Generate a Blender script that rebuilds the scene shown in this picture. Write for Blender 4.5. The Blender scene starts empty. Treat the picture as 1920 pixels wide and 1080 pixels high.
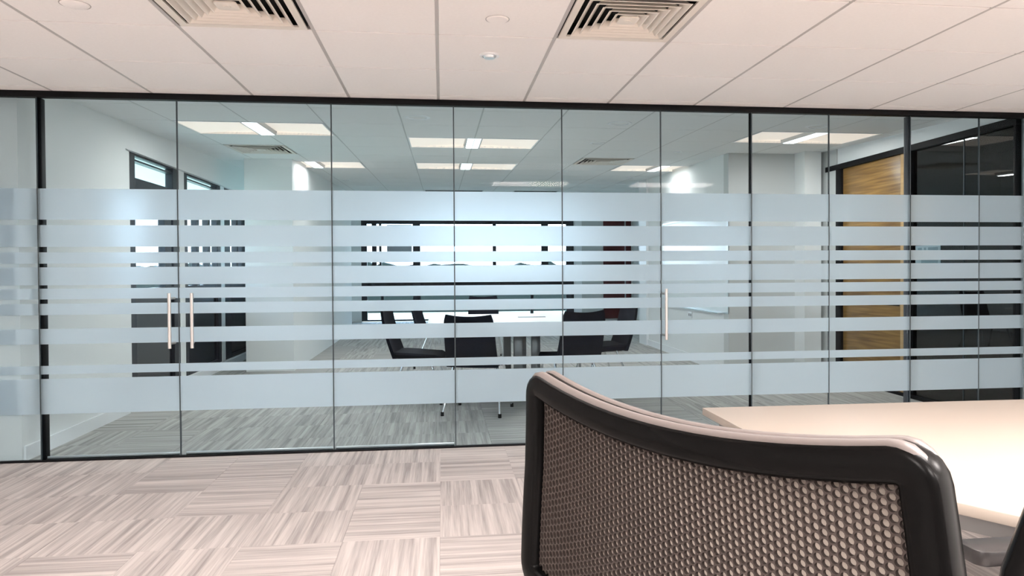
import bpy, bmesh, math, random
from mathutils import Vector, Matrix
R = math.radians
S = bpy.context.scene
COL = S.collection
random.seed(7)

# ---------------------------------------------------------------- camera, sky, exposure
EYE = 1.292                       # camera height
cam_data = bpy.data.cameras.new('camera')
cam = bpy.data.objects.new('camera', cam_data); COL.objects.link(cam)
cam_data.sensor_width = 36.0
cam_data.lens = 36.0 * 1352.0 / 1920.0
cam_data.shift_x = -(991.4 - 960.0) / 1920.0
cam_data.shift_y = (525.75 - 540.0) / 1920.0
cam_data.clip_start = 0.05; cam_data.clip_end = 300
_yaw, _pitch, _roll = .1203, -.0147, -.0056
_right = Vector((math.cos(_yaw), -math.sin(_yaw), 0))
_fwd = Vector((math.sin(_yaw) * math.cos(_pitch), math.cos(_yaw) * math.cos(_pitch), math.sin(_pitch)))
_up = _right.cross(_fwd)
_r2 = _right * math.cos(_roll) + _up * math.sin(_roll)
_u2 = _up * math.cos(_roll) - _right * math.sin(_roll)
M = Matrix.Identity(4)
for i in range(3):
    M[i][0] = _r2[i]; M[i][1] = _u2[i]; M[i][2] = -_fwd[i]
M[2][3] = EYE
cam.matrix_world = M
S.camera = cam

SKY = 9.5
world = bpy.data.worlds.new('overcast_sky'); S.world = world; world.use_nodes = True
nt = world.node_tree; nt.nodes.clear()
wo = nt.nodes.new('ShaderNodeOutputWorld'); bg = nt.nodes.new('ShaderNodeBackground')
tc = nt.nodes.new('ShaderNodeTexCoord'); sp = nt.nodes.new('ShaderNodeSeparateXYZ'); cr = nt.nodes.new('ShaderNodeValToRGB')
cr.color_ramp.elements[0].position = 0.0; cr.color_ramp.elements[0].color = (.80, .885, 1, 1)
cr.color_ramp.elements[1].position = 0.7; cr.color_ramp.elements[1].color = (.50, .70, 1, 1)
nt.links.new(tc.outputs['Generated'], sp.inputs[0]); nt.links.new(sp.outputs['Z'], cr.inputs[0])
nt.links.new(cr.outputs[0], bg.inputs[0]); nt.links.new(bg.outputs[0], wo.inputs[0])
bg.inputs[1].default_value = SKY

vs = S.view_settings
vs.view_transform = 'Standard'; vs.look = 'None'; vs.gamma = 1; vs.exposure = 0.26; vs.use_curve_mapping = False
S.cycles.max_bounces = 14; S.cycles.diffuse_bounces = 8; S.cycles.transparent_max_bounces = 24
S.cycles.transmission_bounces = 12; S.cycles.glossy_bounces = 4
S.cycles.sample_clamp_indirect = 6.0

L_FRONT = (14.0, 126.0, 140.0)      # watts, front row to back row: watts of one lamp in the near room's light fittings
L_FAR = 20.0         # watts of one lamp in the far room's light fittings
WARM = (1.0, .93, .895); NEUTRAL = (1.0, .96, .93)

# ---------------------------------------------------------------- helpers
def tag(o, label=None, cat=None, group=None, kind=None):
    if label: o['label'] = label
    if cat: o['category'] = cat
    if group: o['group'] = group
    if kind: o['kind'] = kind
    return o

def empty(name, loc=(0, 0, 0), rot=(0, 0, 0), parent=None):
    o = bpy.data.objects.new(name, None); COL.objects.link(o)
    o.location = loc; o.rotation_euler = rot; o.empty_display_size = .1
    if parent: o.parent = parent
    return o

def copy_tree(o, parent=None):
    c = o.copy(); COL.objects.link(c)
    if parent is not None: c.parent = parent
    for ch in list(o.children): copy_tree(ch, c)
    return c

class MB:
    def __init__(s): s.v = []; s.f = []
    def add(s, vs_, fs):
        n = len(s.v); s.v += [tuple(v) for v in vs_]; s.f += [tuple(i + n for i in f) for f in fs]; return s
    def box(s, x0, x1, y0, y1, z0, z1):
        v = [(x, y, z) for z in (z0, z1) for y in (y0, y1) for x in (x0, x1)]
        return s.add(v, [(0, 2, 3, 1), (4, 5, 7, 6), (0, 1, 5, 4), (2, 6, 7, 3), (0, 4, 6, 2), (1, 3, 7, 5)])
    def prism(s, poly, z0, z1):
        n = len(poly)
        v = [(x, y, z0) for x, y in poly] + [(x, y, z1) for x, y in poly]
        return s.add(v, [tuple(range(n))[::-1], tuple(range(n, 2 * n))] + [(i, (i + 1) % n, n + (i + 1) % n, n + i) for i in range(n)])
    def tube(s, pts, r, n=10, cap=True):
        pts = [Vector(p) for p in pts]; rs = r if isinstance(r, (list, tuple)) else [r] * len(pts)
        ring = []; t0 = (pts[1] - pts[0]).normalized()
        a = Vector((0, 0, 1)) if abs(t0.z) < .9 else Vector((1, 0, 0))
        nrm = t0.cross(a).normalized()
        v = []
        for i, p in enumerate(pts):
            t = ((pts[min(i + 1, len(pts) - 1)] - p).normalized() + (p - pts[max(i - 1, 0)]).normalized()).normalized()
            nrm = (nrm - t * nrm.dot(t)).normalized(); b = t.cross(nrm)
            for k in range(n):
                th = 2 * math.pi * k / n
                v.append(p + (nrm * math.cos(th) + b * math.sin(th)) * rs[i])
        f = []
        for i in range(len(pts) - 1):
            for k in range(n):
                f.append((i * n + k, i * n + (k + 1) % n, (i + 1) * n + (k + 1) % n, (i + 1) * n + k))
        if cap: f += [tuple(range(n))[::-1], tuple(range((len(pts) - 1) * n, len(pts) * n))]
        return s.add(v, f)
    def lathe(s, prof, n=24, c=(0, 0, 0)):
        v = []
        for r, z in prof:
            for k in range(n):
                a = 2 * math.pi * k / n; v.append((c[0] + r * math.cos(a), c[1] + r * math.sin(a), c[2] + z))
        f = []
        for i in range(len(prof) - 1):
            for k in range(n): f.append((i * n + k, i * n + (k + 1) % n, (i + 1) * n + (k + 1) % n, (i + 1) * n + k))
        return s.add(v, f)
    def grid(s, rows, closed=False):
        """rows: list of equal-length point lists"""
        n = len(rows[0]); v = [p for r in rows for p in r]; f = []
        for i in range(len(rows) - 1):
            for k in range(n if closed else n - 1):
                f.append((i * n + k, i * n + (k + 1) % n, (i + 1) * n + (k + 1) % n, (i + 1) * n + k))
        return s.add(v, f)
    def mesh(s, name, mat, bevel=0, seg=2, smooth=False, fix=True):
        me = bpy.data.meshes.new(name); bm = bmesh.new()
        vv = [bm.verts.new(v) for v in s.v]
        for f in s.f:
            try: bm.faces.new([vv[i] for i in f])
            except ValueError: pass
        if fix: bmesh.ops.recalc_face_normals(bm, faces=bm.faces)
        if bevel:
            ed = [e for e in bm.edges if len(e.link_faces) == 2 and e.calc_face_angle(0) > .6]
            bmesh.ops.bevel(bm, geom=ed, offset=bevel, segments=seg, profile=.5, affect='EDGES', clamp_overlap=True)
        bm.to_mesh(me); bm.free()
        if smooth or bevel:
            me.polygons.foreach_set('use_smooth', [True] * len(me.polygons)); me.set_sharp_from_angle(angle=R(40))
        if mat: me.materials.append(mat)
        return me
    def build(s, name, mat, parent=None, bevel=0, seg=2, smooth=False, loc=(0, 0, 0), rot=(0, 0, 0), fix=True):
        return link(name, s.mesh(name, mat, bevel, seg, smooth, fix), parent, loc, rot)

def link(name, me, parent=None, loc=(0, 0, 0), rot=(0, 0, 0)):
    o = bpy.data.objects.new(name, me); COL.objects.link(o)
    if parent: o.parent = parent
    o.location = loc; o.rotation_euler = rot
    return o

def rrect(x0, x1, y0, y1, r, n=6):
    p = []
    for cx, cy, a0 in ((x1 - r, y1 - r, 0), (x0 + r, y1 - r, 90), (x0 + r, y0 + r, 180), (x1 - r, y0 + r, 270)):
        for i in range(n + 1):
            a = R(a0 + 90 * i / n); p.append((cx + r * math.cos(a), cy + r * math.sin(a)))
    return p

# ---------------------------------------------------------------- materials
def lin(c): return tuple((x / 255 / 12.92) if x / 255 <= .04045 else ((x / 255 + .055) / 1.055) ** 2.4 for x in c)

def mat(name, col, rough=.5, metal=0, noise=0, nscale=40, bump=0, emit=None, estr=0, spec=.5, coat=0, stretch=None):
    m = bpy.data.materials.new(name); m.use_nodes = True
    n = m.node_tree.nodes; l = m.node_tree.links; b = n['Principled BSDF']
    b.inputs['Base Color'].default_value = (*col, 1); b.inputs['Roughness'].default_value = rough
    b.inputs['Metallic'].default_value = metal; b.inputs['Specular IOR Level'].default_value = spec
    b.inputs['Coat Weight'].default_value = coat
    if emit: b.inputs['Emission Color'].default_value = (*emit, 1); b.inputs['Emission Strength'].default_value = estr
    if noise or bump:
        t = n.new('ShaderNodeTexCoord'); mp = n.new('ShaderNodeMapping'); nz = n.new('ShaderNodeTexNoise')
        if stretch: mp.inputs['Scale'].default_value = stretch
        nz.inputs['Scale'].default_value = nscale; nz.inputs['Detail'].default_value = 4
        l.new(t.outputs['Object'], mp.inputs[0]); l.new(mp.outputs[0], nz.inputs['Vector'])
        if noise:
            mx = n.new('ShaderNodeMix'); mx.data_type = 'RGBA'
            mx.inputs[6].default_value = (*[c * (1 - noise) for c in col], 1); mx.inputs[7].default_value = (*[min(1, c * (1 + noise)) for c in col], 1)
            l.new(nz.outputs['Fac'], mx.inputs[0]); l.new(mx.outputs[2], b.inputs['Base Color'])
        if bump:
            bp_ = n.new('ShaderNodeBump'); bp_.inputs['Strength'].default_value = bump; bp_.inputs['Distance'].default_value = .01
            l.new(nz.outputs['Fac'], bp_.inputs['Height']); l.new(bp_.outputs[0], b.inputs['Normal'])
    return m

def glass_mat(name, tint, refl=1.0, ior=1.2):
    m = bpy.data.materials.new(name); m.use_nodes = True
    n = m.node_tree.nodes; l = m.node_tree.links; n.clear()
    o = n.new('ShaderNodeOutputMaterial'); t = n.new('ShaderNodeBsdfTransparent'); g = n.new('ShaderNodeBsdfGlossy')
    f = n.new('ShaderNodeFresnel'); mx = n.new('ShaderNodeMixShader')
    t.inputs[0].default_value = (*tint, 1); g.inputs['Roughness'].default_value = 0.0; g.inputs[0].default_value = (refl, refl, refl, 1)
    f.inputs[0].default_value = ior
    ge = n.new('ShaderNodeNewGeometry'); sb = n.new('ShaderNodeMath'); sb.operation = 'SUBTRACT'; sb.inputs[0].default_value = 1
    mu = n.new('ShaderNodeMath'); mu.operation = 'MULTIPLY'      # only the entry face mirrors: no false total reflection at the exit
    l.new(ge.outputs['Backfacing'], sb.inputs[1]); l.new(f.outputs[0], mu.inputs[0]); l.new(sb.outputs[0], mu.inputs[1])
    l.new(mu.outputs[0], mx.inputs[0]); l.new(t.outputs[0], mx.inputs[1]); l.new(g.outputs[0], mx.inputs[2]); l.new(mx.outputs[0], o.inputs[0])
    return m

def frost_mat():
    m = bpy.data.materials.new('frosted_film'); m.use_nodes = True
    n = m.node_tree.nodes; l = m.node_tree.links; n.clear()
    o = n.new('ShaderNodeOutputMaterial'); tr = n.new('ShaderNodeBsdfTranslucent'); rf = n.new('ShaderNodeBsdfRefraction'); df = n.new('ShaderNodeBsdfDiffuse')
    a = n.new('ShaderNodeMixShader'); b = n.new('ShaderNodeMixShader')
    tr.inputs[0].default_value = (.88, .925, 1, 1)
    rf.inputs[0].default_value = (.88, .95, 1, 1); rf.inputs['Roughness'].default_value = .6; rf.inputs['IOR'].default_value = 1.25
    df.inputs[0].default_value = (.47, .61, .67, 1)
    a.inputs[0].default_value = .22; b.inputs[0].default_value = .26
    l.new(tr.outputs[0], a.inputs[1]); l.new(rf.outputs[0], a.inputs[2]); l.new(a.outputs[0], b.inputs[1]); l.new(df.outputs[0], b.inputs[2]); l.new(b.outputs[0], o.inputs[0])
    return m

def carpet_mat(name, lo, hi):
    """striped tufted carpet: bands of random width along local x, a new set of bands in each tile"""
    m = bpy.data.materials.new(name); m.use_nodes = True
    n = m.node_tree.nodes; l = m.node_tree.links; b = n['Principled BSDF']
    b.inputs['Roughness'].default_value = .95; b.inputs['Specular IOR Level'].default_value = .1
    t = n.new('ShaderNodeTexCoord'); oi = n.new('ShaderNodeObjectInfo'); mul = n.new('ShaderNodeMath'); mul.operation = 'MULTIPLY'; mul.inputs[1].default_value = 60
    cmb = n.new('ShaderNodeCombineXYZ'); add = n.new('ShaderNodeVectorMath'); add.operation = 'ADD'
    l.new(oi.outputs['Random'], mul.inputs[0]); l.new(mul.outputs[0], cmb.inputs[0]); l.new(mul.outputs[0], cmb.inputs[1])
    l.new(t.outputs['Object'], add.inputs[0]); l.new(cmb.outputs[0], add.inputs[1])
    def band(sx, sy, detail, rough=.6):
        mp = n.new('ShaderNodeMapping'); mp.inputs['Scale'].default_value = (sx, sy, 1); nz = n.new('ShaderNodeTexNoise')
        nz.inputs['Scale'].default_value = 1; nz.inputs['Detail'].default_value = detail; nz.inputs['Roughness'].default_value = rough
        l.new(add.outputs[0], mp.inputs[0]); l.new(mp.outputs[0], nz.inputs['Vector']); return nz
    b1 = band(24, .6, 4, .7); b2 = band(110, 2.5, 2); b3 = band(420, 420, 2)
    r1 = n.new('ShaderNodeValToRGB'); e = r1.color_ramp.elements; e[0].position = .36; e[1].position = .62
    l.new(b1.outputs['Fac'], r1.inputs[0])
    m1 = n.new('ShaderNodeMath'); m1.operation = 'MULTIPLY_ADD'; m1.inputs[1].default_value = .62
    r2 = n.new('ShaderNodeMath'); r2.operation = 'MULTIPLY'; r2.inputs[1].default_value = .42
    r3 = n.new('ShaderNodeMath'); r3.operation = 'MULTIPLY_ADD'; r3.inputs[1].default_value = .30
    l.new(b2.outputs['Fac'], r2.inputs[0]); l.new(r1.outputs[0], m1.inputs[0]); l.new(r2.outputs[0], m1.inputs[2])
    l.new(b3.outputs['Fac'], r3.inputs[0]); l.new(m1.outputs[0], r3.inputs[2])
    mx = n.new('ShaderNodeMix'); mx.data_type = 'RGBA'; mx.inputs[6].default_value = (*lo, 1); mx.inputs[7].default_value = (*hi, 1)
    l.new(r3.outputs[0], mx.inputs[0]); l.new(mx.outputs[2], b.inputs['Base Color'])
    bp_ = n.new('ShaderNodeBump'); bp_.inputs['Strength'].default_value = .5; bp_.inputs['Distance'].default_value = .003
    l.new(r3.outputs[0], bp_.inputs['Height']); l.new(bp_.outputs[0], b.inputs['Normal'])
    return m

def wood_mat(name, a, c):
    m = bpy.data.materials.new(name); m.use_nodes = True
    n = m.node_tree.nodes; l = m.node_tree.links; b = n['Principled BSDF']; b.inputs['Roughness'].default_value = .35
    t = n.new('ShaderNodeTexCoord'); mp = n.new('ShaderNodeMapping'); mp.inputs['Scale'].default_value = (1, 1.2, 26)
    nz = n.new('ShaderNodeTexNoise'); nz.inputs['Scale'].default_value = 1.5; nz.inputs['Detail'].default_value = 5; nz.inputs['Distortion'].default_value = .4
    mx = n.new('ShaderNodeMix'); mx.data_type = 'RGBA'; mx.inputs[6].default_value = (*a, 1); mx.inputs[7].default_value = (*c, 1)
    rp = n.new('ShaderNodeValToRGB'); rp.color_ramp.elements[0].position = .35; rp.color_ramp.elements[1].position = .65
    l.new(t.outputs['Object'], mp.inputs[0]); l.new(mp.outputs[0], nz.inputs['Vector']); l.new(nz.outputs['Fac'], rp.inputs[0]); l.new(rp.outputs[0], mx.inputs[0]); l.new(mx.outputs[2], b.inputs['Base Color'])
    return m

W_WALL = mat('white_wall_paint', (.82, .83, .82), .8, noise=.02, nscale=3, bump=.03)
W_TRIM = mat('white_gloss_trim', (.86, .87, .88), .4)
W_GREY = mat('pale_grey_wall_paint', (.60, .61, .60), .8, noise=.02, nscale=3)
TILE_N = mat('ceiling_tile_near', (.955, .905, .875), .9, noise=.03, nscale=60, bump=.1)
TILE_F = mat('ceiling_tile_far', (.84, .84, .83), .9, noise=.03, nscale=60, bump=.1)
GRID = mat('ceiling_grid_metal', (.50, .46, .44), .5)
GRID_F = mat('ceiling_grid_far', (.52, .53, .53), .5)
CARPET_N = carpet_mat('carpet_near', (.19, .17, .17), (.60, .553, .53))
CARPET_F = carpet_mat('carpet_far', (.19, .18, .175), (.56, .54, .51))
BLACK = mat('black_powder_coat', (.006, .006, .007), .5, spec=.12)
DARKBAR = mat('dark_window_frame', (.012, .013, .02), .4)
GREYPOST = mat('dark_grey_post', (.07, .07, .08), .4)
SEAL = mat('dark_joint_seal', (.03, .045, .055), .5)
ALU = mat('brushed_aluminium', (.75, .76, .77), .3, 1, noise=.05, nscale=80)
STEEL = mat('brushed_steel', (.72, .68, .66), .28, 1, noise=.06, nscale=200, stretch=(1, 1, .05))
CHROME = mat('chrome', (.82, .83, .85), .08, 1)
PANE = glass_mat('partition_glass', (.835, .885, .905), ior=1.13)
PANE_W = glass_mat('window_glass', (.94, .97, .97))
PANE_D = glass_mat('smoked_glass', (.34, .36, .34), ior=1.6)
FROST = frost_mat()
SPANDREL = mat('black_spandrel_panel', (.010, .011, .016), .12)
WOOD = wood_mat('oak_veneer', (.16, .08, .02), (.33, .185, .055))
WOOD_E = wood_mat('oak_edge', (.46, .28, .12), (.56, .36, .17))
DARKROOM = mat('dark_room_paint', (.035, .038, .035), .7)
RED = mat('dark_red_panel', (.075, .004, .006), .35)
CREAM = mat('diffuser_cream', (.80, .73, .65), .5)
VOID = mat('duct_black', (.004, .004, .004), .9)
FABRIC = mat('black_navy_fabric', (.012, .013, .02), .75, noise=.25, nscale=250, bump=.15, spec=.1)
RUBBER = mat('black_rubber', (.01, .01, .01), .7)
TABLE_W = mat('white_table_laminate', (.90, .88, .84), .35)
TABLE_C = mat('cream_table_laminate', (.35, .30, .255), .45)
GREYMET = mat('grey_table_metal', (.20, .20, .20), .4, .6)
PLASTIC = mat('black_chair_plastic', (.003, .0028, .0028), .27, spec=.07)
MESH_WEB = mat('mesh_web_fabric', (.055, .044, .040), .8, spec=.1)
MESH_BACK = bpy.data.materials.new('mesh_backing_fabric'); MESH_BACK.use_nodes = True      # thin knit that lets light through
_n = MESH_BACK.node_tree.nodes; _l = MESH_BACK.node_tree.links; _n.clear()
_o = _n.new('ShaderNodeOutputMaterial'); _d = _n.new('ShaderNodeBsdfDiffuse'); _t = _n.new('ShaderNodeBsdfTranslucent'); _m = _n.new('ShaderNodeMixShader')
_d.inputs[0].default_value = (.28, .24, .21, 1); _t.inputs[0].default_value = (.30, .26, .23, 1); _m.inputs[0].default_value = .35
_l.new(_d.outputs[0], _m.inputs[1]); _l.new(_t.outputs[0], _m.inputs[2]); _l.new(_m.outputs[0], _o.inputs[0])
RAIL_HIGHLIGHT = mat('painted_rail_highlight', (.10, .085, .08), .42, spec=.4)  # lighter tone that paints the highlight along the chair's top rail
PADMAT = mat('armrest_polyurethane', (.02, .018, .018), .38)
GROUND = mat('pale_gravel', (.60, .60, .42), .95, noise=.25, nscale=2)
HEDGE = mat('dark_hedge', (.010, .014, .010), .9, noise=.5, nscale=20)
BLIND = mat('grey_blind', (.40, .41, .44), .8)

D = 5.265          # the glass partition's plane
HC = 2.519         # near ceiling height
XL = -2.85         # far room's left wall face
FARY = 18.5        # far window wall

# ---------------------------------------------------------------- floors
PIT = .4625
floor = MB().box(-3.6, 4.70, -3.2, D, -.12, -.006).build('floor', CARPET_N); tag(floor, 'pale striped carpet tiles of the near office', kind='structure')
floor_far = MB().box(-3.7, 5.3, D, FARY + .1, -.12, -.006).build('floor_far', CARPET_F); tag(floor_far, 'grey striped carpet tiles of the meeting room beyond the glass', kind='structure')
tile_n = MB().box(-PIT / 2 + .0002, PIT / 2 - .0002, -PIT / 2 + .0002, PIT / 2 - .0002, -.006, 0).mesh('carpet_tile', CARPET_N, .0007, 1)
tile_f = MB().box(-PIT / 2 + .0006, PIT / 2 - .0006, -PIT / 2 + .0006, PIT / 2 - .0006, -.006, 0).mesh('carpet_tile', CARPET_F, .0012, 1)
ACROSS = ['1000110011010', '0000110011001', '0000010100101', '1000000100110', '1100101011001', '1100111010010', '0110010010101']
xs0 = -.016 - PIT * 8
YC = 4.89                                   # last whole row ends here, the row against the glass is cut
for j in range(7):
    for i in range(13):
        ang = R(90) if ACROSS[j][i] == '1' else 0
        if j == 0:
            dcut = D - YC
            b = MB().box(-PIT / 2 + .0002, PIT / 2 - .0002, -dcut / 2, dcut / 2, -.006, 0) if not ang else MB().box(-dcut / 2, dcut / 2, -PIT / 2 + .0002, PIT / 2 - .0002, -.006, 0)
            b.build('carpet_tile', CARPET_N, floor, bevel=.0007, seg=1, loc=(xs0 + PIT * (i + .5), (D + YC) / 2, 0), rot=(0, 0, ang))
        else: link('carpet_tile', tile_n, floor, (xs0 + PIT * (i + .5), YC - PIT * (j - .5), 0), (0, 0, ang))
YE = YC - 6 * PIT
MB().box(xs0 + 13 * PIT, 4.70, YE, D, -.006, 0).build('carpet_edge', CARPET_N, floor)
MB().box(-3.6, 4.70, -3.2, YE, -.006, 0).build('carpet_field', CARPET_N, floor)
def turned(i, j): return (math.sin(i * 12.9898 + (j // 2) * 78.233) * 43758.5453) % 1 < .42
nfar = 0
rest = MB()
for j in range(0, 29):
    y = D + PIT * (j + .5)
    for i in range(0, 20):
        x = -3.7 + PIT * (i + .5) - .1
        if x > 5.2: continue
        if j < 16: link('carpet_tile', tile_f, floor_far, (x, y, 0), (0, 0, R(90) if turned(i + 1, j + 2) else 0)); nfar += 1
        else: rest.box(x - PIT / 2 + .0006, x + PIT / 2 - .0006, y - PIT / 2 + .0006, min(y + PIT / 2 - .0006, FARY), -.006, 0)
tag(rest.build('carpet_tiles', CARPET_F, floor_far), kind='stuff')

# ---------------------------------------------------------------- ceilings
NX = [-2.373 - .65, -2.605, -1.965, -1.300, -.640, -.014, .605, 1.230, 1.890, 2.60, 3.30, 4.0, 4.66]
NX[0] = -3.25
NY = [-3.2, -2.54, -1.88, -1.22, -.56, .1, .76, 1.163, 1.823, 2.483, 3.143, 3.803, 4.463, 5.123, 5.263]
def ceiling(name, label, xs, ys, gaps, parent_rot, loc, tmat, gmat, deep, near_rows, run_w):
    c = MB().box(xs[0] - .4, xs[-1] + .05, ys[0], ys[-1], .16, .24).build(name, gmat, None, loc=loc, rot=parent_rot); tag(c, label, kind='structure')
    g = run_w / 2
    for x in xs: MB().box(x - g, x + g, ys[0], ys[-1], .0012, .02).build('grid_runner', gmat, c)
    if xs[0] > -5: MB().box(xs[0] - .4, xs[0] - g, ys[0], ys[-1], 0, .02).build('edge_panel', tmat, c)
    shared = {}
    far = MB()
    for i in range(len(xs) - 1):
        for j in range(len(ys) - 1):
            if (i, j) in gaps: continue
            w, d = xs[i + 1] - xs[i] - run_w, ys[j + 1] - ys[j] - .011
            cx, cy = (xs[i] + xs[i + 1]) / 2, (ys[j] + ys[j + 1]) / 2
            if near_rows(j):
                k = (round(w, 3), round(d, 3))
                if k not in shared: shared[k] = MB().box(-w / 2, w / 2, -d / 2, d / 2, 0, .016).mesh('ceiling_tile', tmat, .002, 1)
                link('ceiling_tile', shared[k], c, (cx, cy, 0))
            else: far.box(cx - w / 2, cx + w / 2, cy - d / 2, cy + d / 2, 0, .016)
    cr_ = MB()
    for y in ys[1:-1]: cr_.box(xs[0], xs[-1], y - .008, y + .008, .004, .02)
    tag(cr_.build('cross_tees', gmat, c), kind='stuff')
    if far.v: tag(far.build('ceiling_tiles', tmat, c), kind='stuff')
    return c
N_VENTS = [(3, 10), (6, 10)]
N_LIGHTS = [(2, 8), (6, 8), (6, 5), (9, 5), (2, 2), (6, 2), (9, 2)]
gaps = set(N_VENTS)
for i, j in N_LIGHTS: gaps |= {(i, j), (i + 1, j)}
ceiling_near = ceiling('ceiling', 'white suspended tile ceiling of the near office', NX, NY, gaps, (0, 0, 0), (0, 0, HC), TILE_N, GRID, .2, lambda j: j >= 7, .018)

SLOPE = .032
CF_Z = 2.60
ROT_F = (math.atan(SLOPE), 0, 0)
FXS = [-3.75, -3.10, -2.40, -1.73, -1.06, -.35, .355, 1.06, 1.80, 2.50, 3.15, 3.80, 4.45, 5.05]
def cz(y): return CF_Z + SLOPE * (y - D)
FYS = [0.0] + [.04 + .76 * k for k in range(1, 18)] + [13.25]
F_VENTS = [(2, 4), (8, 5)]
F_LIGHTS = [(2, 2), (10, 2), (2, 6), (9, 6), (5, 3), (5, 6)]
fg = set(F_VENTS)
for i, j in F_LIGHTS: fg |= {(i, j), (i + 1, j)}
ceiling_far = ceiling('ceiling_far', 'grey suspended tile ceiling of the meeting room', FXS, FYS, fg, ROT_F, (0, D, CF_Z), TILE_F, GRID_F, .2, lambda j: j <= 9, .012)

# ---------------------------------------------------------------- walls of the near room
def wall(name, label, *boxes, m=W_WALL):
    b = MB()
    for x in boxes: b.box(*x)
    return tag(b.build(name, m), label, kind='structure')
wall('wall_left', 'white left wall of the near office', (-3.75, -3.62, -3.3, D + .02, -.12, HC + .16))
wall('wall_right', 'white right wall of the near office', (4.665, 4.80, -3.3, D, -.12, HC + .16))
wall('wall_back', 'grey wall behind the camera', (-3.62, 4.665, -3.35, -3.2, -.12, HC + .16), m=mat('darkened_wall_paint', (.10, .10, .10), .8))  # unseen wall, coloured dark to cut reflections on the chair and glass

# ---------------------------------------------------------------- walls of the far room
wall('wall_far_left', 'white left wall of the meeting room with deep window opening', (-3.75, XL, D + .02, 6.98, -.12, 2.98), (-3.75, XL, 6.98, 13.6, 2.42, 3.0), (-3.75, XL, 13.6, FARY, -.12, 3.1))
tag(MB().box(XL, XL + .015, D + .04, 6.98, 0, .10).build('baseboard_left', W_TRIM), 'white skirting along the left wall stub', kind='structure')
tag(MB().box(-2.885, -2.86, 6.98, 13.6, 0, .09).build('baseboard_window', W_TRIM), 'white skirting under the left windows', kind='structure')
wall('wall_core', 'white boxed core wall left of the meeting table', (-2.50, -1.905, 9.62, 15.7, -.12, 3.02))
wall('wall_far_right', 'white right wall of the meeting room', (3.48, 3.62, 8.60, 12.3, -.12, 2.98), (3.62, 5.14, 12.15, 12.3, -.12, 2.98), (5.0, 5.14, 12.3, FARY, -.12, 3.1))
wall('wall_return', 'grey return wall behind the right row of glass', (3.48, 5.30, 8.45, 8.60, -.12, 2.86), (4.60, 4.74, 7.975, 8.45, -.12, 2.86), m=W_GREY)
tag(MB().box(3.44, 3.52, 11.88, 12.32, 0, 2.95).build('trim_right', W_TRIM), 'white end trim of the right wall', kind='structure')
tag(MB().box(3.465, 3.48, 8.45, 11.88, 0, .10).build('baseboard_right', W_TRIM), 'white skirting along the right wall', kind='structure')
tag(MB().box(4.33, 4.54, 8.20, 8.449, 0, 2.70).build('trim_pillar', W_WALL), 'white pillar beside the oak door', kind='structure')

# left windows: three bays between narrow piers
XWIN = -2.93
def left_window(n, label, y0, y1, fl, fr, bars):
    w = tag(empty('window_%d' % n, (XWIN, 0, 0)), label, kind='structure')
    a, b = y0 + fl, y1 - fr
    f = MB()
    f.box(-.04, .04, y0, a, .10, 2.419).box(-.04, .04, b, y1, .10, 2.419)
    for z0, z1 in ((2.402, 2.419), (2.350, 2.366), (2.06, 2.19), (1.06, 1.13), (.10, .15)): f.box(-.04, .04, a, b, z0, z1)
    f.build('window_frame', DARKBAR, w, bevel=.004, seg=1)
    for c, d in bars: MB().box(-.035, .035, c, d, 1.13, 2.06).build('mullion', DARKBAR, w)
    MB().box(-.006, .006, a, b, 1.13, 2.06).build('window_pane', PANE_W, w)
    MB().box(-.006, .006, a, b, 2.19, 2.35).build('transom_pane', PANE_W, w)
    MB().box(-.006, .006, a, b, 2.366, 2.402).build('transom_pane', PANE_W, w)
    MB().box(-.012, .012, a, b, .15, 1.06).build('spandrel_panel', SPANDREL, w)
left_window(1, 'first black framed window bay in the left wall', 7.14, 8.42, .14, .17, [(8.02, 8.20)])
left_window(2, 'second black framed window bay in the left wall', 8.58, 9.94, .12, .14, [(9.02, 9.11), (9.43, 9.53)])
left_window(3, 'third black framed window bay in the left wall', 10.09, 11.60, .29, .20, [(10.69, 10.78), (10.97, 11.14)])
pier = MB()
for a, b in ((6.98, 7.14), (8.42, 8.58), (9.94, 10.09), (11.60, 13.6)): pier.box(-2.99, -2.885, a, b, -.05, 2.419)
pier.box(-2.99, -2.885, 7.14, 11.60, -.05, .10)
tag(pier.build('wall_window_piers', W_WALL), 'white piers between the left windows', kind='structure')

# far window wall
YB = FARY
wall('wall_far_back', 'white end wall around the wide far window', (-3.75, -2.0, YB, YB + .15, -.12, 3.1), (3.42, 5.14, YB, YB + .15, -.12, 3.1), (-2.0, 3.42, YB, YB + .15, 2.56, 3.1))
wb = tag(empty('window_6', (0, YB + .05, 0)), 'wide black framed window across the far end of the room', kind='structure')
f = MB().box(-2.0, 3.42, -.05, .05, 2.47, 2.56).box(-2.0, 3.42, -.05, .05, .01, .05)
f.box(-2.0, -1.86, -.05, .05, .05, 2.47).box(3.22, 3.42, -.05, .05, .05, 2.47).box(-.72, -.53, -.05, .05, .05, 2.47)
f.build('window_frame', DARKBAR, wb)
for a, b in ((1.31, 1.40), (2.57, 2.75)): MB().box(a, b, -.05, .05, 1.42, 2.47).build('mullion', DARKBAR, wb)
for a, b in ((-1.52, -1.45), (2.28, 2.36)): MB().box(a, b, -.04, .04, .05, .86).build('mullion', DARKBAR, wb)
MB().box(-1.86, 3.22, -.045, .045, .86, 1.42).build('spandrel_band', SPANDREL, wb)
for a, b in ((-1.86, -.72), (-.53, 1.31), (1.40, 2.57), (2.75, 3.22)): MB().box(a, b, -.006, .006, 1.42, 2.47).build('window_pane', PANE_W, wb)
for a, b in ((-1.86, -.72), (-.53, 3.22)): MB().box(a, b, -.006, .006, .05, .86).build('window_pane', PANE_W, wb)
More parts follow.
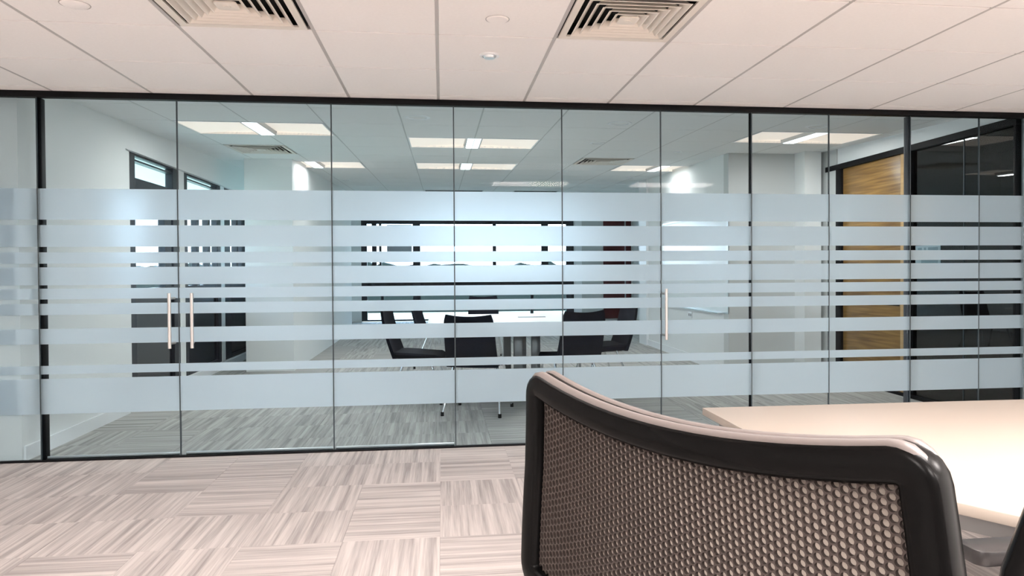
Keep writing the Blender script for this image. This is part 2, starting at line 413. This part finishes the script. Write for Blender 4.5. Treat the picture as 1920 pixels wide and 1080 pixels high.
MB().box(-1.36, -.74, -.09, -.07, 1.50, 2.44).build('roller_blind', BLIND, wb)
for a, b in ((-1.74, -1.62), (-1.56, -1.50)): MB().box(a, b, -.03, .03, 1.42, 2.47).build('mullion', DARKBAR, wb)
tag(MB().box(3.44, 3.62, YB - .06, YB, 0, 3.03).build('trim_back', W_TRIM), 'white pier right of the far window', kind='structure')
tag(MB().box(3.62, 4.18, YB - .02, YB - .001, 0, 3.03).build('wall_back_panel', W_GREY), 'grey wall panel beside the red door', kind='structure')
dr = tag(empty('door_4', (0, YB - .03, 0)), 'dark red door in the far right corner', kind='structure')
MB().box(4.20, 4.76, -.02, .028, .01, 2.62).build('door_leaf', RED, dr, bevel=.004)
MB().box(4.80, 4.94, -.02, .028, .01, 2.62).build('side_panel', RED, dr, bevel=.004)
MB().box(4.76, 4.80, -.005, .028, .01, 2.62).build('door_strip', BLIND, dr)

# smoked glass side room at the right
XP = 4.62
sp_ = tag(empty('wall_smoked_glass', (XP, 0, 0)), 'dark glazed side wall right of the meeting room', kind='structure')
b = MB().box(-.03, .06, D + .03, 8.2, 2.44, 2.50)
b.build('header_rail', BLACK, sp_)
MB().box(.0, .08, D + .03, 8.2, 2.50, 2.72).build('bulkhead', W_TRIM, sp_)
MB().box(-.03, .06, D + .03, 8.2, 0, .03).build('floor_channel', BLACK, sp_)
for a, c in ((D + .03, D + .06), (6.62, 6.70), (7.86, 7.97)): MB().box(-.03, .06, a, c, .03, 2.44).build('post', BLACK, sp_, bevel=.004)
MB().box(.01, .02, D + .06, 5.92, .03, 2.44).build('glass_panel', PANE_D, sp_)
MB().box(.01, .02, 5.93, 6.62, .03, 2.44).build('glass_panel', PANE_D, sp_)
MB().box(.005, .025, 5.92, 5.93, .03, 2.44).build('joint_seal', SEAL, sp_)
do = tag(empty('door_5', (XP, 0, 0)), 'oak veneered door in a black frame', kind='structure')
leaf = MB().box(.0, .045, 6.80, 7.86, .03, 2.44).build('door_leaf', WOOD, do, bevel=.003)
MB().box(-.006, .045, 6.70, 6.80, .03, 2.44).build('door_edge', WOOD_E, do, bevel=.002)
MB().box(-.004, .002, 6.82, 7.86, .90, .915).build('groove', BLACK, do)
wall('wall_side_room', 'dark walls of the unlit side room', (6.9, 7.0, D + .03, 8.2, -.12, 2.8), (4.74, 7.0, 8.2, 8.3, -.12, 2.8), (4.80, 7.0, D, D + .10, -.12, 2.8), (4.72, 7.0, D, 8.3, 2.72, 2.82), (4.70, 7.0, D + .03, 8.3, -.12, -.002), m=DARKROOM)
wall('wall_over_door', 'white bulkhead closing the gap above the smoked glass', (4.70, 4.80, D + .03, 8.3, 2.50, 2.90))

# ---------------------------------------------------------------- glass partition
J = [-2.716, -1.812, -.770, .094, .8875, 1.638, 2.350, 2.976, 3.652, 4.239, 4.63]
BANDS = [(1.651, 1.862), (1.466, 1.614), (1.352, 1.429), (1.205, 1.327), (1.109, 1.182), (1.002, 1.079), (.803, .908), (.598, .656), (.326, .567)]
GT = 2.477
def glass_panel(parent, x0, x1):
    p = MB().box(x0, x1, D - .005, D + .005, .014, GT).build('glass_panel', PANE, parent)
    for a, b in BANDS:
        MB().add([(x0, D - .0062, a), (x1, D - .0062, a), (x1, D - .0062, b), (x0, D - .0062, b)], [(0, 1, 2, 3)]).build('frosted_band', FROST, p, fix=False)
    return p
gp = tag(empty('wall_glass_partition', (0, 0, 0)), 'frameless glass partition with frosted horizontal bands', kind='structure')
MB().box(-3.62, 4.665, D - .028, D + .028, GT, HC).build('header_rail', BLACK, gp, bevel=.003)
MB().box(-3.62, 4.665, D - .014, D + .014, 0, .013).build('floor_channel', BLACK, gp)
wall('wall_over_partition', 'bulkhead between the two ceilings', (-3.75, 5.1, D, D + .10, HC + .001, 2.95))
g = .004
glass_panel(gp, -3.60, J[0] - g)
for k in (2, 3, 4, 6, 7, 8, 9): glass_panel(gp, J[k] + g, J[k + 1] - g)
for k, lab in ((0, 'left leaf of the double glass door, steel pull handle at its right edge'), (1, 'right leaf of the double glass door, steel pull handle at its left edge'), (5, 'single glass door near the meeting chairs with steel pull handle')):
    d_ = tag(empty('door_%d' % ({0: 1, 1: 2, 5: 3}[k]), (0, 0, 0)), lab, kind='structure')
    glass_panel(d_, J[k] + g, J[k + 1] - g)
    MB().box(J[k] + .03, J[k + 1] - .01, D + .008, D + .022, .014, .034).build('bottom_rail', ALU, d_, bevel=.002)
    hx = {0: -1.856, 1: -1.709, 5: 1.660}[k]; sx = .016 if k == 0 else (-.01 if k == 1 else -.012)
    h = MB().tube([(hx, D - .062, .765), (hx, D - .062, 1.145)], .0115, 14).build('handle', STEEL, d_, smooth=True)
    for z in (.80, 1.11): MB().tube([(hx, D - .062, z), (hx + sx, D - .006, z)], .009, 10).build('standoff', STEEL, h, smooth=True)
MB().box(J[2] + .01, J[3] - .01, D + .008, D + .022, .014, .034).build('bottom_rail', ALU, gp, bevel=.002)
for k, x in enumerate(J[:-1]): MB().box(x - g, x + g, D - .0055, D + .0055, .014, GT).build('joint_seal', SEAL, gp)
MB().box(J[0] - .012, J[0] + .024, D + .008, D + .06, .013, GT).build('post', BLACK, gp, bevel=.003)
MB().box(J[6] - .010, J[6] + .006, D + .008, D + .03, .013, GT).build('post', BLACK, gp, bevel=.002)
MB().box(J[8] - .020, J[8] + .010, D + .008, D + .05, .013, GT).build('post', GREYPOST, gp, bevel=.003)
MB().box(J[10] - .004, J[10] + .03, D - .02, D + .02, .013, GT).build('end_channel', ALU, gp)

# ---------------------------------------------------------------- ceiling fittings
def far_pos(x, yl): return (x, D + yl * math.cos(ROT_F[0]), CF_Z + yl * math.sin(ROT_F[0]))
def make_vent():
    t = empty('air_diffuser')
    H = .305
    b = MB()
    def ring(b, o, i, zo, zi, th=.004):
        for sgn in (0, 1):
            pass
        q = lambda r, z: [(-r, -r, z), (r, -r, z), (r, r, z), (-r, r, z)]
        b.grid([q(o, zo), q(i, zi), q(i, zi + th), q(o, zo + th), q(o, zo)], closed=True)
    ring(b, H, H - .035, -.006, -.004, .010)
    b.build('frame', CREAM, t, fix=True)
    for k in range(5):
        o = H - .056 - k * .041
        r = MB(); q = lambda r_, z: [(-r_, -r_, z), (r_, -r_, z), (r_, r_, z), (-r_, r_, z)]
        u = -.010
        r.grid([q(o, u), q(o - .006, u), q(o - .034, u + .030), q(o - .034, u + .033), q(o - .006, u + .002), q(o, u + .002), q(o, u)], closed=True)
        r.build('louvre_ring', CREAM, t)
    MB().prism(rrect(-.05, .05, -.05, .05, .02), -.010, .0).build('centre_plate', CREAM, t, bevel=.003)
    MB().lathe([(0, -.014), (.016, -.014), (.018, -.010)], 14).build('screw', CREAM, t)
    MB().box(-H, H, -H, H, .08, .084).box(-H, H, -H, -H + .004, .005, .08).box(-H, H, H - .004, H, .005, .08).box(-H, -H + .004, -H, H, .005, .08).box(H - .004, H, -H, H, .005, .08).build('plenum', VOID, t)
    return t
v0 = make_vent()
vents = [('square louvred air diffuser in the near ceiling above the double door', ((NX[3] + NX[4]) / 2, (NY[10] + NY[11]) / 2, HC), (0, 0, 0), (1.0, 1.02)),
         ('square louvred air diffuser in the near ceiling above the seated chairs', ((NX[6] + NX[7]) / 2, (NY[10] + NY[11]) / 2, HC), (0, 0, 0), (.97, 1.02)),
         ('square air diffuser in the far ceiling in front of the white core', far_pos((FXS[2] + FXS[3]) / 2, (FYS[4] + FYS[5]) / 2), ROT_F, (1.06, 1.2)),
         ('square air diffuser in the far ceiling right of the middle lights', far_pos((FXS[8] + FXS[9]) / 2, (FYS[5] + FYS[6]) / 2), ROT_F, (1.1, 1.2))]
for k, (lab, loc, rot, sc) in enumerate(vents):
    o = v0 if k == 0 else copy_tree(v0)
    o.location = loc; o.rotation_euler = rot; o.scale = (sc[0], sc[1], 1)
    tag(o, lab, 'air vent', 'square ceiling air diffusers')

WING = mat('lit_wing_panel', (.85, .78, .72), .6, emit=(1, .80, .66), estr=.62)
LAMP = mat('lamp_diffuser', (.9, .9, .9), .4, emit=(1, .97, .94), estr=2.2)
def make_light(w, d):
    t = empty('recessed_light')
    hw, hd = w / 2, d / 2
    fr = MB().box(-hw, hw, -hd, -hd + .012, -.004, .02).box(-hw, hw, hd - .012, hd, -.004, .02).box(-hw, -hw + .012, -hd + .012, hd - .012, -.004, .02).box(hw - .012, hw, -hd + .012, hd - .012, -.004, .02)
    fr.build('frame', W_TRIM, t)
    for s in (-1, 1):
        rows = []
        for k in range(9):
            u = k / 8
            x = s * (hw - .012 - u * (hw - .10)); z = .002 + .028 * math.sin(u * math.pi / 2)
            rows.append([(x, -hd + .012, z), (x, hd - .012, z)])
        b = MB(); b.grid(rows)
        for e in (0, 1):
            yy = rows[0][e][1]; b.grid([[(r[e][0], yy, r[e][2]) for r in rows], [(r[e][0], yy, -.002) for r in rows]])
        b.build('wing_panel', WING, t, smooth=True)
        MB().box(s * .075 - .006, s * .075 + .006, -hd + .012, hd - .012, -.006, .06).build('louvre', GRID_F, t)
    MB().box(-.068, .068, -hd + .012, hd - .012, -.010, .05).build('lamp_cover', LAMP, t, bevel=.01)
    MB().box(-.004, .004, -hd + .012, hd - .012, -.0125, -.0095).build('lamp_rib', ALU, t)
    MB().box(-hw, hw, -hd, hd, .07, .074).build('housing', W_TRIM, t)
    return t
def lamp(parent, w, d, power, col):
    a = bpy.data.lights.new('tube_lamp', 'AREA'); a.shape = 'RECTANGLE'; a.size = w; a.size_y = d; a.energy = power; a.color = col
    o = bpy.data.objects.new('tube_lamp', a); COL.objects.link(o); o.parent = parent; o.location = (0, 0, -.02)
    return o
proto = make_light(FXS[4] - FXS[2] - .02, .745)
flabs = ['warm recessed ceiling light nearest the left windows', 'warm recessed ceiling light above the right return wall', 'warm recessed ceiling light partly behind the white core', 'warm recessed ceiling light cut off by the right wall', 'nearer of the two lights in the middle of the far ceiling', 'farther of the two lights in the middle of the far ceiling']
for k, (i, j) in enumerate(F_LIGHTS):
    t = proto if k == 0 else copy_tree(proto)
    yl = (FYS[j] + FYS[j + 1]) / 2
    t.location = far_pos((FXS[i] + FXS[i + 2]) / 2, yl); t.rotation_euler = ROT_F
    t.scale = ((FXS[i + 2] - FXS[i] - .02) / (FXS[4] - FXS[2] - .02), 1, 1)
    tag(t, flabs[k], 'ceiling light', 'recessed lights in the far ceiling')
    t['lit'] = 2 if k in (2, 3) else 1          # the two lights beside a wall run dimmed
for o in [o for o in bpy.data.objects if o.get('lit')]: lamp(o, .12, .70, L_FAR * (.5 if o['lit'] == 2 else 1.15), NEUTRAL)
for k, (i, j) in enumerate(N_LIGHTS):
    t = copy_tree(proto)
    for c in list(t.children):
        if c.type == 'LIGHT': bpy.data.objects.remove(c)
    t.location = ((NX[i] + NX[i + 2]) / 2, (NY[j] + NY[j + 1]) / 2, HC); t.rotation_euler = (0, 0, 0)
    t.scale = ((NX[i + 2] - NX[i] - .02) / (FXS[4] - FXS[2] - .02), (NY[j + 1] - NY[j] - .01) / .745, 1)
    tag(t, '%s recessed light of the %s row in the near ceiling, out of frame' % (('left', 'middle', 'right')[(2, 6, 9).index(i)], {8: 'front', 5: 'second', 2: 'rear'}[j]), 'ceiling light', 'recessed lights in the near ceiling')
    lamp(t, 1.1, .6, L_FRONT[{8: 0, 5: 1, 2: 2}[j]], WARM)

def disc_fit(name, label, cat, loc, r, kind, rot=(0, 0, 0), group=None):
    t = tag(empty(name, loc, rot), label, cat, group)
    if kind == 'cover':
        MB().lathe([(0, -.006), (r * .9, -.006), (r, -.001), (r, .004)], 28).build('cover_plate', TILE_N, t, smooth=True)
        MB().lathe([(r, -.0005), (r * 1.07, -.002), (r * 1.1, .002)], 28).build('rim', GRID, t)
    elif kind == 'detector':
        MB().lathe([(r * .72, -.001), (r * .8, -.010), (r, -.008), (r * 1.05, .002)], 28).build('rim', W_TRIM, t, smooth=True)
        MB().lathe([(0, -.022), (r * .55, -.020), (r * .72, -.004), (r * .72, .004)], 28).build('detector_body', ALU, t, smooth=True)
    else:
        MB().lathe([(r * .72, .004), (r * .74, -.006), (r, -.004), (r * 1.03, .002)], 28).build('rim', W_TRIM, t, smooth=True)
        MB().lathe([(0, .012), (r * .5, .012), (r * .72, .002)], 28).build('lens', ALU, t, smooth=True)
    return t
disc_fit('sprinkler_cover', 'white round cover plate in the near ceiling nearer the camera, between the diffusers', 'sprinkler', (.281, 3.539, HC), .055, 'cover')
disc_fit('sprinkler_cover', 'white round cover plate in the near ceiling left of both diffusers', 'sprinkler', (-1.658, 3.545, HC), .060, 'cover')
disc_fit('smoke_detector', 'small silver round detector in the near ceiling between the diffusers', 'detector', (.281, 4.129, HC), .055, 'detector')
for lab, x, y, r in (('round downlight in the far ceiling ahead of the middle lights', -.20, 6.43, .11), ('round downlight in the far ceiling right of the middle lights', 1.643, 6.53, .11), ('round downlight in the far ceiling beside the light above the return wall', 3.56, 6.50, .11),
                     ('small round fitting in the far ceiling before the right diffuser', 1.709, 7.79, .08), ('small round fitting in the far ceiling behind the right diffuser', 1.82, 10.75, .08), ('small round fitting near the end of the core wall', -1.60, 12.55, .08),
                     ('small round fitting by the right wall, farther one', 3.10, 11.6, .07), ('small dark fitting between right diffuser and right wall', 2.83, 8.43, .05)):
    disc_fit('downlight', lab, 'downlight', (x, y, cz(y)), r, 'down', ROT_F, 'small round fittings in the far ceiling')
for lab, x0, x1 in (('left dark slot diffuser near the far end of the ceiling', -.31, .84), ('right dark slot diffuser near the far end of the ceiling', 1.49, 2.37)):
    t = tag(empty('slot_diffuser', ((x0 + x1) / 2, 14.75, cz(14.75)), ROT_F), lab, 'air vent', 'slot diffusers near the far window')
    w = (x1 - x0) / 2
    MB().box(-w, w, -.16, .16, -.004, .003).build('slot', VOID, t)
    MB().box(-w - .02, w + .02, -.19, -.16, -.006, .004).box(-w - .02, w + .02, .16, .19, -.006, .004).box(-w - .02, -w, -.16, .16, -.006, .004).box(w, w + .02, -.16, .16, -.006, .004).build('frame', GRID_F, t)

# ---------------------------------------------------------------- wall fittings
wbd = tag(empty('whiteboard', (3.48, 9.72, 0)), 'white board on the right wall beside the grey return wall', 'whiteboard')
WB = mat('whiteboard_enamel', (.83, .85, .86), .2)
MB().box(-.014, -.001, -1.28, 1.28, .76, 1.98).build('board', WB, wbd)
fr = MB()
for q in ((-1.30, -1.28, .74, 2.0), (1.28, 1.30, .74, 2.0), (-1.28, 1.28, .74, .76), (-1.28, 1.28, 1.98, 2.0)): fr.box(-.020, -.001, q[0], q[1], q[2], q[3])
fr.build('frame', ALU, wbd)
MB().box(-.075, -.020, -1.1, 1.1, .735, .747).build('pen_tray', ALU, wbd)
so = tag(empty('wall_socket', (3.48, 9.80, .645)), 'small white socket low on the right wall under the white board', 'socket')
MB().box(-.012, -.001, -.075, .075, -.043, .043).build('plate', W_TRIM, so, bevel=.003)
for q in (-.036, .036): MB().box(-.0135, -.0115, q - .02, q + .02, -.018, .018).build('outlet', GREYMET, so)
no = tag(empty('glass_notice', (4.62, 6.395, 1.41)), 'pale blue notice on the smoked glass right of the oak door', 'notice')
NOTICE = mat('notice_paper', (.30, .40, .44), .6, noise=.1, nscale=12); NOTINK = mat('notice_print', (.14, .22, .26), .6)
MB().box(.004, .0095, -.17, .185, -.12, .095).build('sheet', NOTICE, no)
for q in ((-.14, .0, .03, .075), (.03, .06, .03, .075), (.09, .15, .03, .075), (-.14, .10, -.08, -.03)): MB().box(.0035, .0042, q[0], q[1], q[2], q[3]).build('printed_block', NOTINK, no)

# ---------------------------------------------------------------- meeting table
mt = tag(empty('meeting_table', (.78, 7.95, 0)), 'white meeting table with rounded corners beyond the glass', 'table')
MB().prism(rrect(-.93, .93, -1.08, 1.08, .22), .712, .74).build('tabletop', TABLE_W, mt, bevel=.006)
MB().prism(rrect(-.80, .80, -.95, .95, .05), .645, .711).build('under_frame', GREYMET, mt)
for y in (-.72, .50):
    for x in (-.02, .16): MB().box(x - .045, x + .045, y - .03, y + .03, .03, .645).build('leg', GREYMET, mt, bevel=.008)
    MB().box(-.42, .58, y - .04, y + .04, 0, .03).build('foot', GREYMET, mt, bevel=.008)
MB().box(-.70, -.56, .30, .42, .7402, .745).build('cable_port', GREYMET, mt)
MB().box(.10, .42, .35, .43, .7402, .745).build('cable_port', GREYMET, mt)

# ---------------------------------------------------------------- meeting chairs
def make_chair():
    t = empty('meeting_chair')
    b = MB(); rows = []                                     # seat pad, slightly dished, rolled front
    for k in range(9):
        y = -.22 + .47 * k / 8
        zt = .487 + .012 * math.cos(k / 8 * math.pi) - (.03 if k == 8 else 0)
        w = .235 if 0 < k < 8 else .215
        rows.append([(-w, y, zt - .02), (-w * .93, y, zt), (-w * .4, y, zt - .006), (w * .4, y, zt - .006), (w * .93, y, zt), (w, y, zt - .02), (w * .96, y, zt - .055), (-w * .96, y, zt - .055)])
    b.grid(rows, closed=True); b.add(rows[0], [tuple(range(8))]); b.add(rows[-1], [tuple(range(8))])
    b.build('seat', FABRIC, t, smooth=True)
    b = MB(); fr, bk = [], []                                # backrest: curved pad whose top edge dips in the middle
    NU, NV = 12, 10
    for j in range(NV + 1):
        v = j / NV; rf, rb = [], []
        for i in range(NU + 1):
            u = -1 + 2 * i / NU
            hw = .235 - .012 * v
            cw = hw - (.02 if j == NV else 0.006 if j == NV - 1 else 0)
            z = .43 + v * (.47 - .018 * (1 - u * u) + .006)
            y = -.205 - .115 * v - .02 * math.sin(v * 3.1) - .030 * (1 - u * u) - .015 * v * v
            x = u * cw; th = .022 - .008 * v
            rf.append((x, y + th, z)); rb.append((x, y - th * .6, z))
        fr.append(rf); bk.append(rb)
    ring = [a + c[::-1] for a, c in zip(fr, bk)]
    b.grid(ring, closed=True); b.add(ring[0], [tuple(range(len(ring[0])))]); 
    top = ring[-1]; n = NU + 1
    b.add(top, [(i, i + 1, 2 * n - 2 - i, 2 * n - 1 - i) for i in range(n - 1)])
    b.build('backrest', FABRIC, t, smooth=True)
    for sx in (-1, 1):
        for sy, top, foot in ((1, (.20 * sx, .14, .435), (.255 * sx, .25, .012)), (-1, (.20 * sx, -.10, .435), (.262 * sx, -.27, .012))):
            lg = MB().tube([top, ((top[0] * .25 + foot[0] * .75), (top[1] * .3 + foot[1] * .7), .13), foot], [.012, .011, .010], 10).build('leg', CHROME, t, smooth=True)
            MB().tube([(foot[0], foot[1], 0), (foot[0], foot[1], .035)], .015, 10).build('rubber_foot', RUBBER, lg, smooth=True)
        MB().tube([(.20 * sx, -.19, .43), (.20 * sx, .20, .43)], .010, 8).build('side_rail', CHROME, t, smooth=True)
    MB().tube([(-.20, -.10, .427), (.20, -.10, .427)], .010, 8).build('cross_rail', CHROME, t, smooth=True)
    MB().tube([(-.20, .14, .427), (.20, .14, .427)], .010, 8).build('cross_rail', CHROME, t, smooth=True)
    return t
chair0 = make_chair()
CH = [(.33, 6.60, -18, 'black meeting chair turned with its back to the glass, left of the two nearest'),
      (1.24, 7.0, 17, 'black meeting chair turned with its back to the glass, right of the two nearest'),
      (-.22, 7.25, -99, 'nearer black meeting chair on the left side of the white table'),
      (-.04, 9.75, -103, 'farther black meeting chair on the left side of the white table'),
      (.62, 10.55, 180, 'black meeting chair at the far end of the white table'),
      (1.70, 7.62, 98, 'black meeting chair on the right side of the white table')]
for k, (x, y, a, lab) in enumerate(CH):
    o = chair0 if k == 0 else copy_tree(chair0)
    o.location = (x, y, 0); o.rotation_euler = (0, 0, R(a)); tag(o, lab, 'chair', 'black meeting chairs around the white table')

# ---------------------------------------------------------------- near table
nt_ = tag(empty('office_table', (2.0, 2.05, 0)), 'cream topped office table at the right in front of the glass', 'table')
out = [(1.025, 2.755), (1.025, 1.85), (1.20, 1.553), (1.305, 1.39), (3.2, 1.39), (3.2, 2.72)]
def inset(p, d, c=(2.0, 2.05)):
    return [(x + (d if x < c[0] else -d), y + (d if y < c[1] else -d)) for x, y in p]
loc = lambda p: [(x - 2.0, y - 2.05) for x, y in p]
MB().prism(loc(out), .712, .74).build('tabletop', TABLE_C, nt_, bevel=.002)
MB().prism(loc(inset(out, .05)), .655, .711).build('under_frame', GREYMET, nt_)
for x, y in ((1.20, 2.60), (3.05, 2.60), (1.45, 1.55), (3.05, 1.52)):
    MB().box(x - 2.03, x - 1.97, y - 2.08, y - 2.02, 0, .655).build('leg', TABLE_W, nt_, bevel=.005)

# ---------------------------------------------------------------- mesh office chairs
def make_mesh_chair(name, loc, theta, rails, tapered=False, arms=True):
    """local frame: x along the backrest, +y the way the sitter faces, origin on the floor under the backrest's middle"""
    t = empty(name, loc, (0, 0, theta))
    HWT, ZT = .2498, 1.169
    def pt(u, dz, off):                       # u -1..1 across, dz below the top line, off towards the sitter
        a = HWT + .07 * min(dz, .12) + .05 * max(0, dz - .12)
        if tapered: a = .115 + .36 * dz
        s_ = 1 - u * u
        n = (.021 * s_) - .03 * dz * 0 + .05 * max(0, dz - .05) - .20 * max(0, dz - .12) ** 2
        if tapered: n = .03 * s_ + .10 * dz
        zt = ZT - .0285 * s_ - .0013 * u
        return Vector((u * a + (0 if tapered else .09 * min(dz, .12)), -n + off, zt - dz))
    HB = .275 if not tapered else .42
    # frame: a rounded bar swept round the edge of the backrest
    path = []
    UC = .945; 
    def edge(s):
        """centre line of the frame bar round the backrest"""
        return s
    ins = .0165
    k_ = 1 - ins / HWT
    RC = .018 if not tapered else .05
    def corner(cu, cd, a0):                    # quarter circle in metres about (cu, cd)
        for q in range(7):
            a = R(a0 + 90 * q / 6); path.append(((cu + RC * math.cos(a)) / HWT, cd + RC * math.sin(a)))
    xe, ze0, ze1 = k_ * HWT, ins, HB - ins
    for i in range(1, 15): path.append((-k_ + RC / HWT + (2 * k_ - 2 * RC / HWT) * i / 15, ze0))
    corner(xe - RC, ze0 + RC, -90)
    for i in range(1, 7): path.append((k_, ze0 + RC + (ze1 - ze0 - 2 * RC) * i / 7))
    corner(xe - RC, ze1 - RC, 0)
    for i in range(1, 15): path.append((k_ - RC / HWT - (2 * k_ - 2 * RC / HWT) * i / 15, ze1))
    corner(-xe + RC, ze1 - RC, 90)
    for i in range(1, 7): path.append((-k_, ze1 - RC - (ze1 - ze0 - 2 * RC) * i / 7))
    corner(-xe + RC, ze0 + RC, 180)
    n = len(path)
    sec = []
    W, T = .0165, .017                         # half width in the back's plane, half thickness
    for a in range(16):
        th = 2 * math.pi * a / 16
        c, s = math.cos(th), math.sin(th)
        sec.append((math.copysign(abs(c) ** .55, c) * W, math.copysign(abs(s) ** .55, s) * T))
    P = [pt(u, dz, 0) for u, dz in path]
    rows = []; outer = []; mid = sum(P, Vector()) / n
    for i in range(n):
        tan = (P[(i + 1) % n] - P[i - 1]).normalized()
        inw = Vector((0, 1, 0)); wv = tan.cross(inw).normalized(); nv = wv.cross(tan).normalized()
        if nv.y < 0: nv = -nv
        rows.append([P[i] + wv * w + nv * (d + .004) for w, d in sec])
        ow = wv if wv.dot(P[i] - mid) > 0 else -wv
        outer.append((P[i] + ow * (W * .60) + nv * .004, nv))
    b = MB(); b.grid(rows + [rows[0]], closed=True)
    back = b.build('back_frame', PLASTIC, t, smooth=True)
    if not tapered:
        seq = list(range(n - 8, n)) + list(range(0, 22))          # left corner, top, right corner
        for off, rad in ((.0095, .0085), (-.0065, .0085)):  # two ridges coloured as the rail's highlight, tapered where it fades
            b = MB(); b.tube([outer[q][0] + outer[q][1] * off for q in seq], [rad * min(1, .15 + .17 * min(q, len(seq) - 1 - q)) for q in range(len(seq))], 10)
            b.build('highlight_ridge', RAIL_HIGHLIGHT, back, smooth=True)
    ui = k_ - .013 / HWT
    d0, d1 = ins + .014, HB - ins - .014
    rows = [[pt(-ui + 2 * ui * i / 24, d0 + (d1 - d0) * j / 10, .0045) for i in range(25)] for j in range(11)]
    MB().grid(rows).build('mesh_backing', MESH_BACK if not tapered else PLASTIC, t, smooth=True)
    if not tapered:
        # honeycomb web: rings between a hexagonal cell border and a rounder hole
        px = .0079; py = px * math.sqrt(3) / 2
        b = MB()
        ncol = int(2 * ui * HWT / py) + 1; nrow = int((d1 - d0) / px) + 1
        hexa = [(math.cos(R(60 * q)) * px / math.sqrt(3), math.sin(R(60 * q)) * px / math.sqrt(3)) for q in range(6)]
        hexm = []
        for q in range(6):
            a_, c_ = hexa[q], hexa[(q + 1) % 6]
            hexm.append(a_); hexm.append(((a_[0] + c_[0]) / 2, (a_[1] + c_[1]) / 2))
        hole = [(math.cos(R(30 * q)) * px * .425, math.sin(R(30 * q)) * px * .425) for q in range(12)]
        fs = [(q, (q + 1) % 12, 12 + (q + 1) % 12, 12 + q) for q in range(12)] + [(12 + q, 12 + (q + 1) % 12, 24 + (q + 1) % 12, 24 + q) for q in range(12)]
        for i in range(ncol + 1):
            for j in range(nrow + 1):
                x = -ui * HWT + i * py; z = d0 + j * px + (px / 2 if i % 2 else 0)
                if x > ui * HWT or z > d1: continue
                vs_ = [pt((x + hx) / HWT, z + hz, -.0008) for hx, hz in hexm] + [pt((x + hx) / HWT, z + hz, -.0010) for hx, hz in hole] + [pt((x + hx) / HWT, z + hz, .0032) for hx, hz in hole]
                b.add(vs_, fs)
        o = b.build('mesh_web', MESH_WEB, t, smooth=True, fix=False); tag(o, kind='stuff')
    # spine, seat, gas lift and star base
    MB().tube([(0, .00, 1.169 - HB + .02), (0, .012, .80), (0, .06, .60), (0, .16, .515)], [.028, .03, .03, .026], 12).build('spine', PLASTIC, t, smooth=True)
    MB().prism(rrect(-.24, .24, .07, .54, .09), .53, .585).build('seat', FABRIC, t, bevel=.018, seg=3)
    MB().prism(rrect(-.10, .10, .16, .42, .03), .475, .529).build('mechanism', PLASTIC, t, bevel=.01)
    MB().lathe([(.001, .09), (.030, .09), (.030, .30), (.016, .30), (.016, .476), (.001, .476)], 18, (0, .30, 0)).build('gas_lift', CHROME, t, smooth=True)
    base = MB().lathe([(.001, .13), (.045, .125), (.05, .08), (.001, .075)], 18, (0, .30, 0)).build('base_hub', PLASTIC, t, smooth=True)
    for q in range(5):
        a = R(72 * q + 18); c, s = math.cos(a), math.sin(a)
        MB().tube([(.03 * c, .30 + .03 * s, .105), (.30 * c, .30 + .30 * s, .075)], [.026, .016], 10).build('base_arm', PLASTIC, t, smooth=True)
        cs = MB()
        for k in (-.016, .016):
            cs.tube([(.30 * c - s * (k - .008), .30 + .30 * s + c * (k - .008), .029), (.30 * c - s * (k + .008), .30 + .30 * s + c * (k + .008), .029)], .029, 14)
        cs.tube([(.30 * c, .30 + .30 * s, .03), (.30 * c, .30 + .30 * s, .085)], .008, 8)
        cs.build('caster', RUBBER, t, smooth=True)
    for sx, swivel, ax, ay, az, shift in arms:
        ar = MB().tube([(.20 * sx, .28, .52), (ax * .9, .29, .52), (ax, ay, .58), (ax, ay, az - .03)], [.018, .018, .017, .016], 10).build('armrest', PLASTIC, t, smooth=True)
        MB().prism(rrect(-.035, .035, -.11 + shift, .11 + shift, .022), az - .030, az).build('arm_pad', PADMAT, ar, bevel=.006, loc=(ax, ay, 0), rot=(0, 0, R(swivel)))
    return t
m1 = make_mesh_chair('mesh_office_chair', (.2378, .702, 0), -1.0555, None, arms=[(-1, 0, -.26, .30, .78, 0), (1, 0, .26, .30, .78, 0)])
tag(m1, 'black office chair with honeycomb mesh back, nearest the camera', 'chair')
th2 = -.52
c2, s2 = math.cos(th2), math.sin(th2)
B2 = Vector((.915, 1.05))
cen = B2 + Vector((c2, s2)) * .215
pw = Vector((1.150, 1.228)) - cen            # the left pad is swivelled outwards
m2 = make_mesh_chair('office_chair', (cen.x, cen.y, 0), th2, None, tapered=True, arms=[(-1, -60, c2 * pw.x + s2 * pw.y, -s2 * pw.x + c2 * pw.y, .775, -.075), (1, 0, .26, .30, .76, 0)])
tag(m2, 'black office chair cut off by the right edge, armrest by the cream table', 'chair')

# ---------------------------------------------------------------- outside
tag(MB().box(-120, 120, FARY + .16, 220, -.30, -.15).build('ground', GROUND), 'pale gravel ground outside the far window', kind='structure')
tag(MB().box(-120, -3.8, -60, FARY + .16, -.30, -.15).build('ground_side', GROUND), 'pale ground outside the left windows', kind='structure')
hb = MB(); rows = []
for i in range(141):
    x = -14 + .25 * i; hgt = 1.42 + .10 * random.random() + (.12 if random.random() > .85 else 0)
    rows.append([(x, 25.0, -.15), (x, 25.0, hgt), (x, 25.5, hgt + .02), (x, 26, -.15)])
hb.grid(rows); hd_ = hb.build('hedge', HEDGE); tag(hd_, 'low dark hedge outside beyond the far window', 'hedge', kind='stuff')
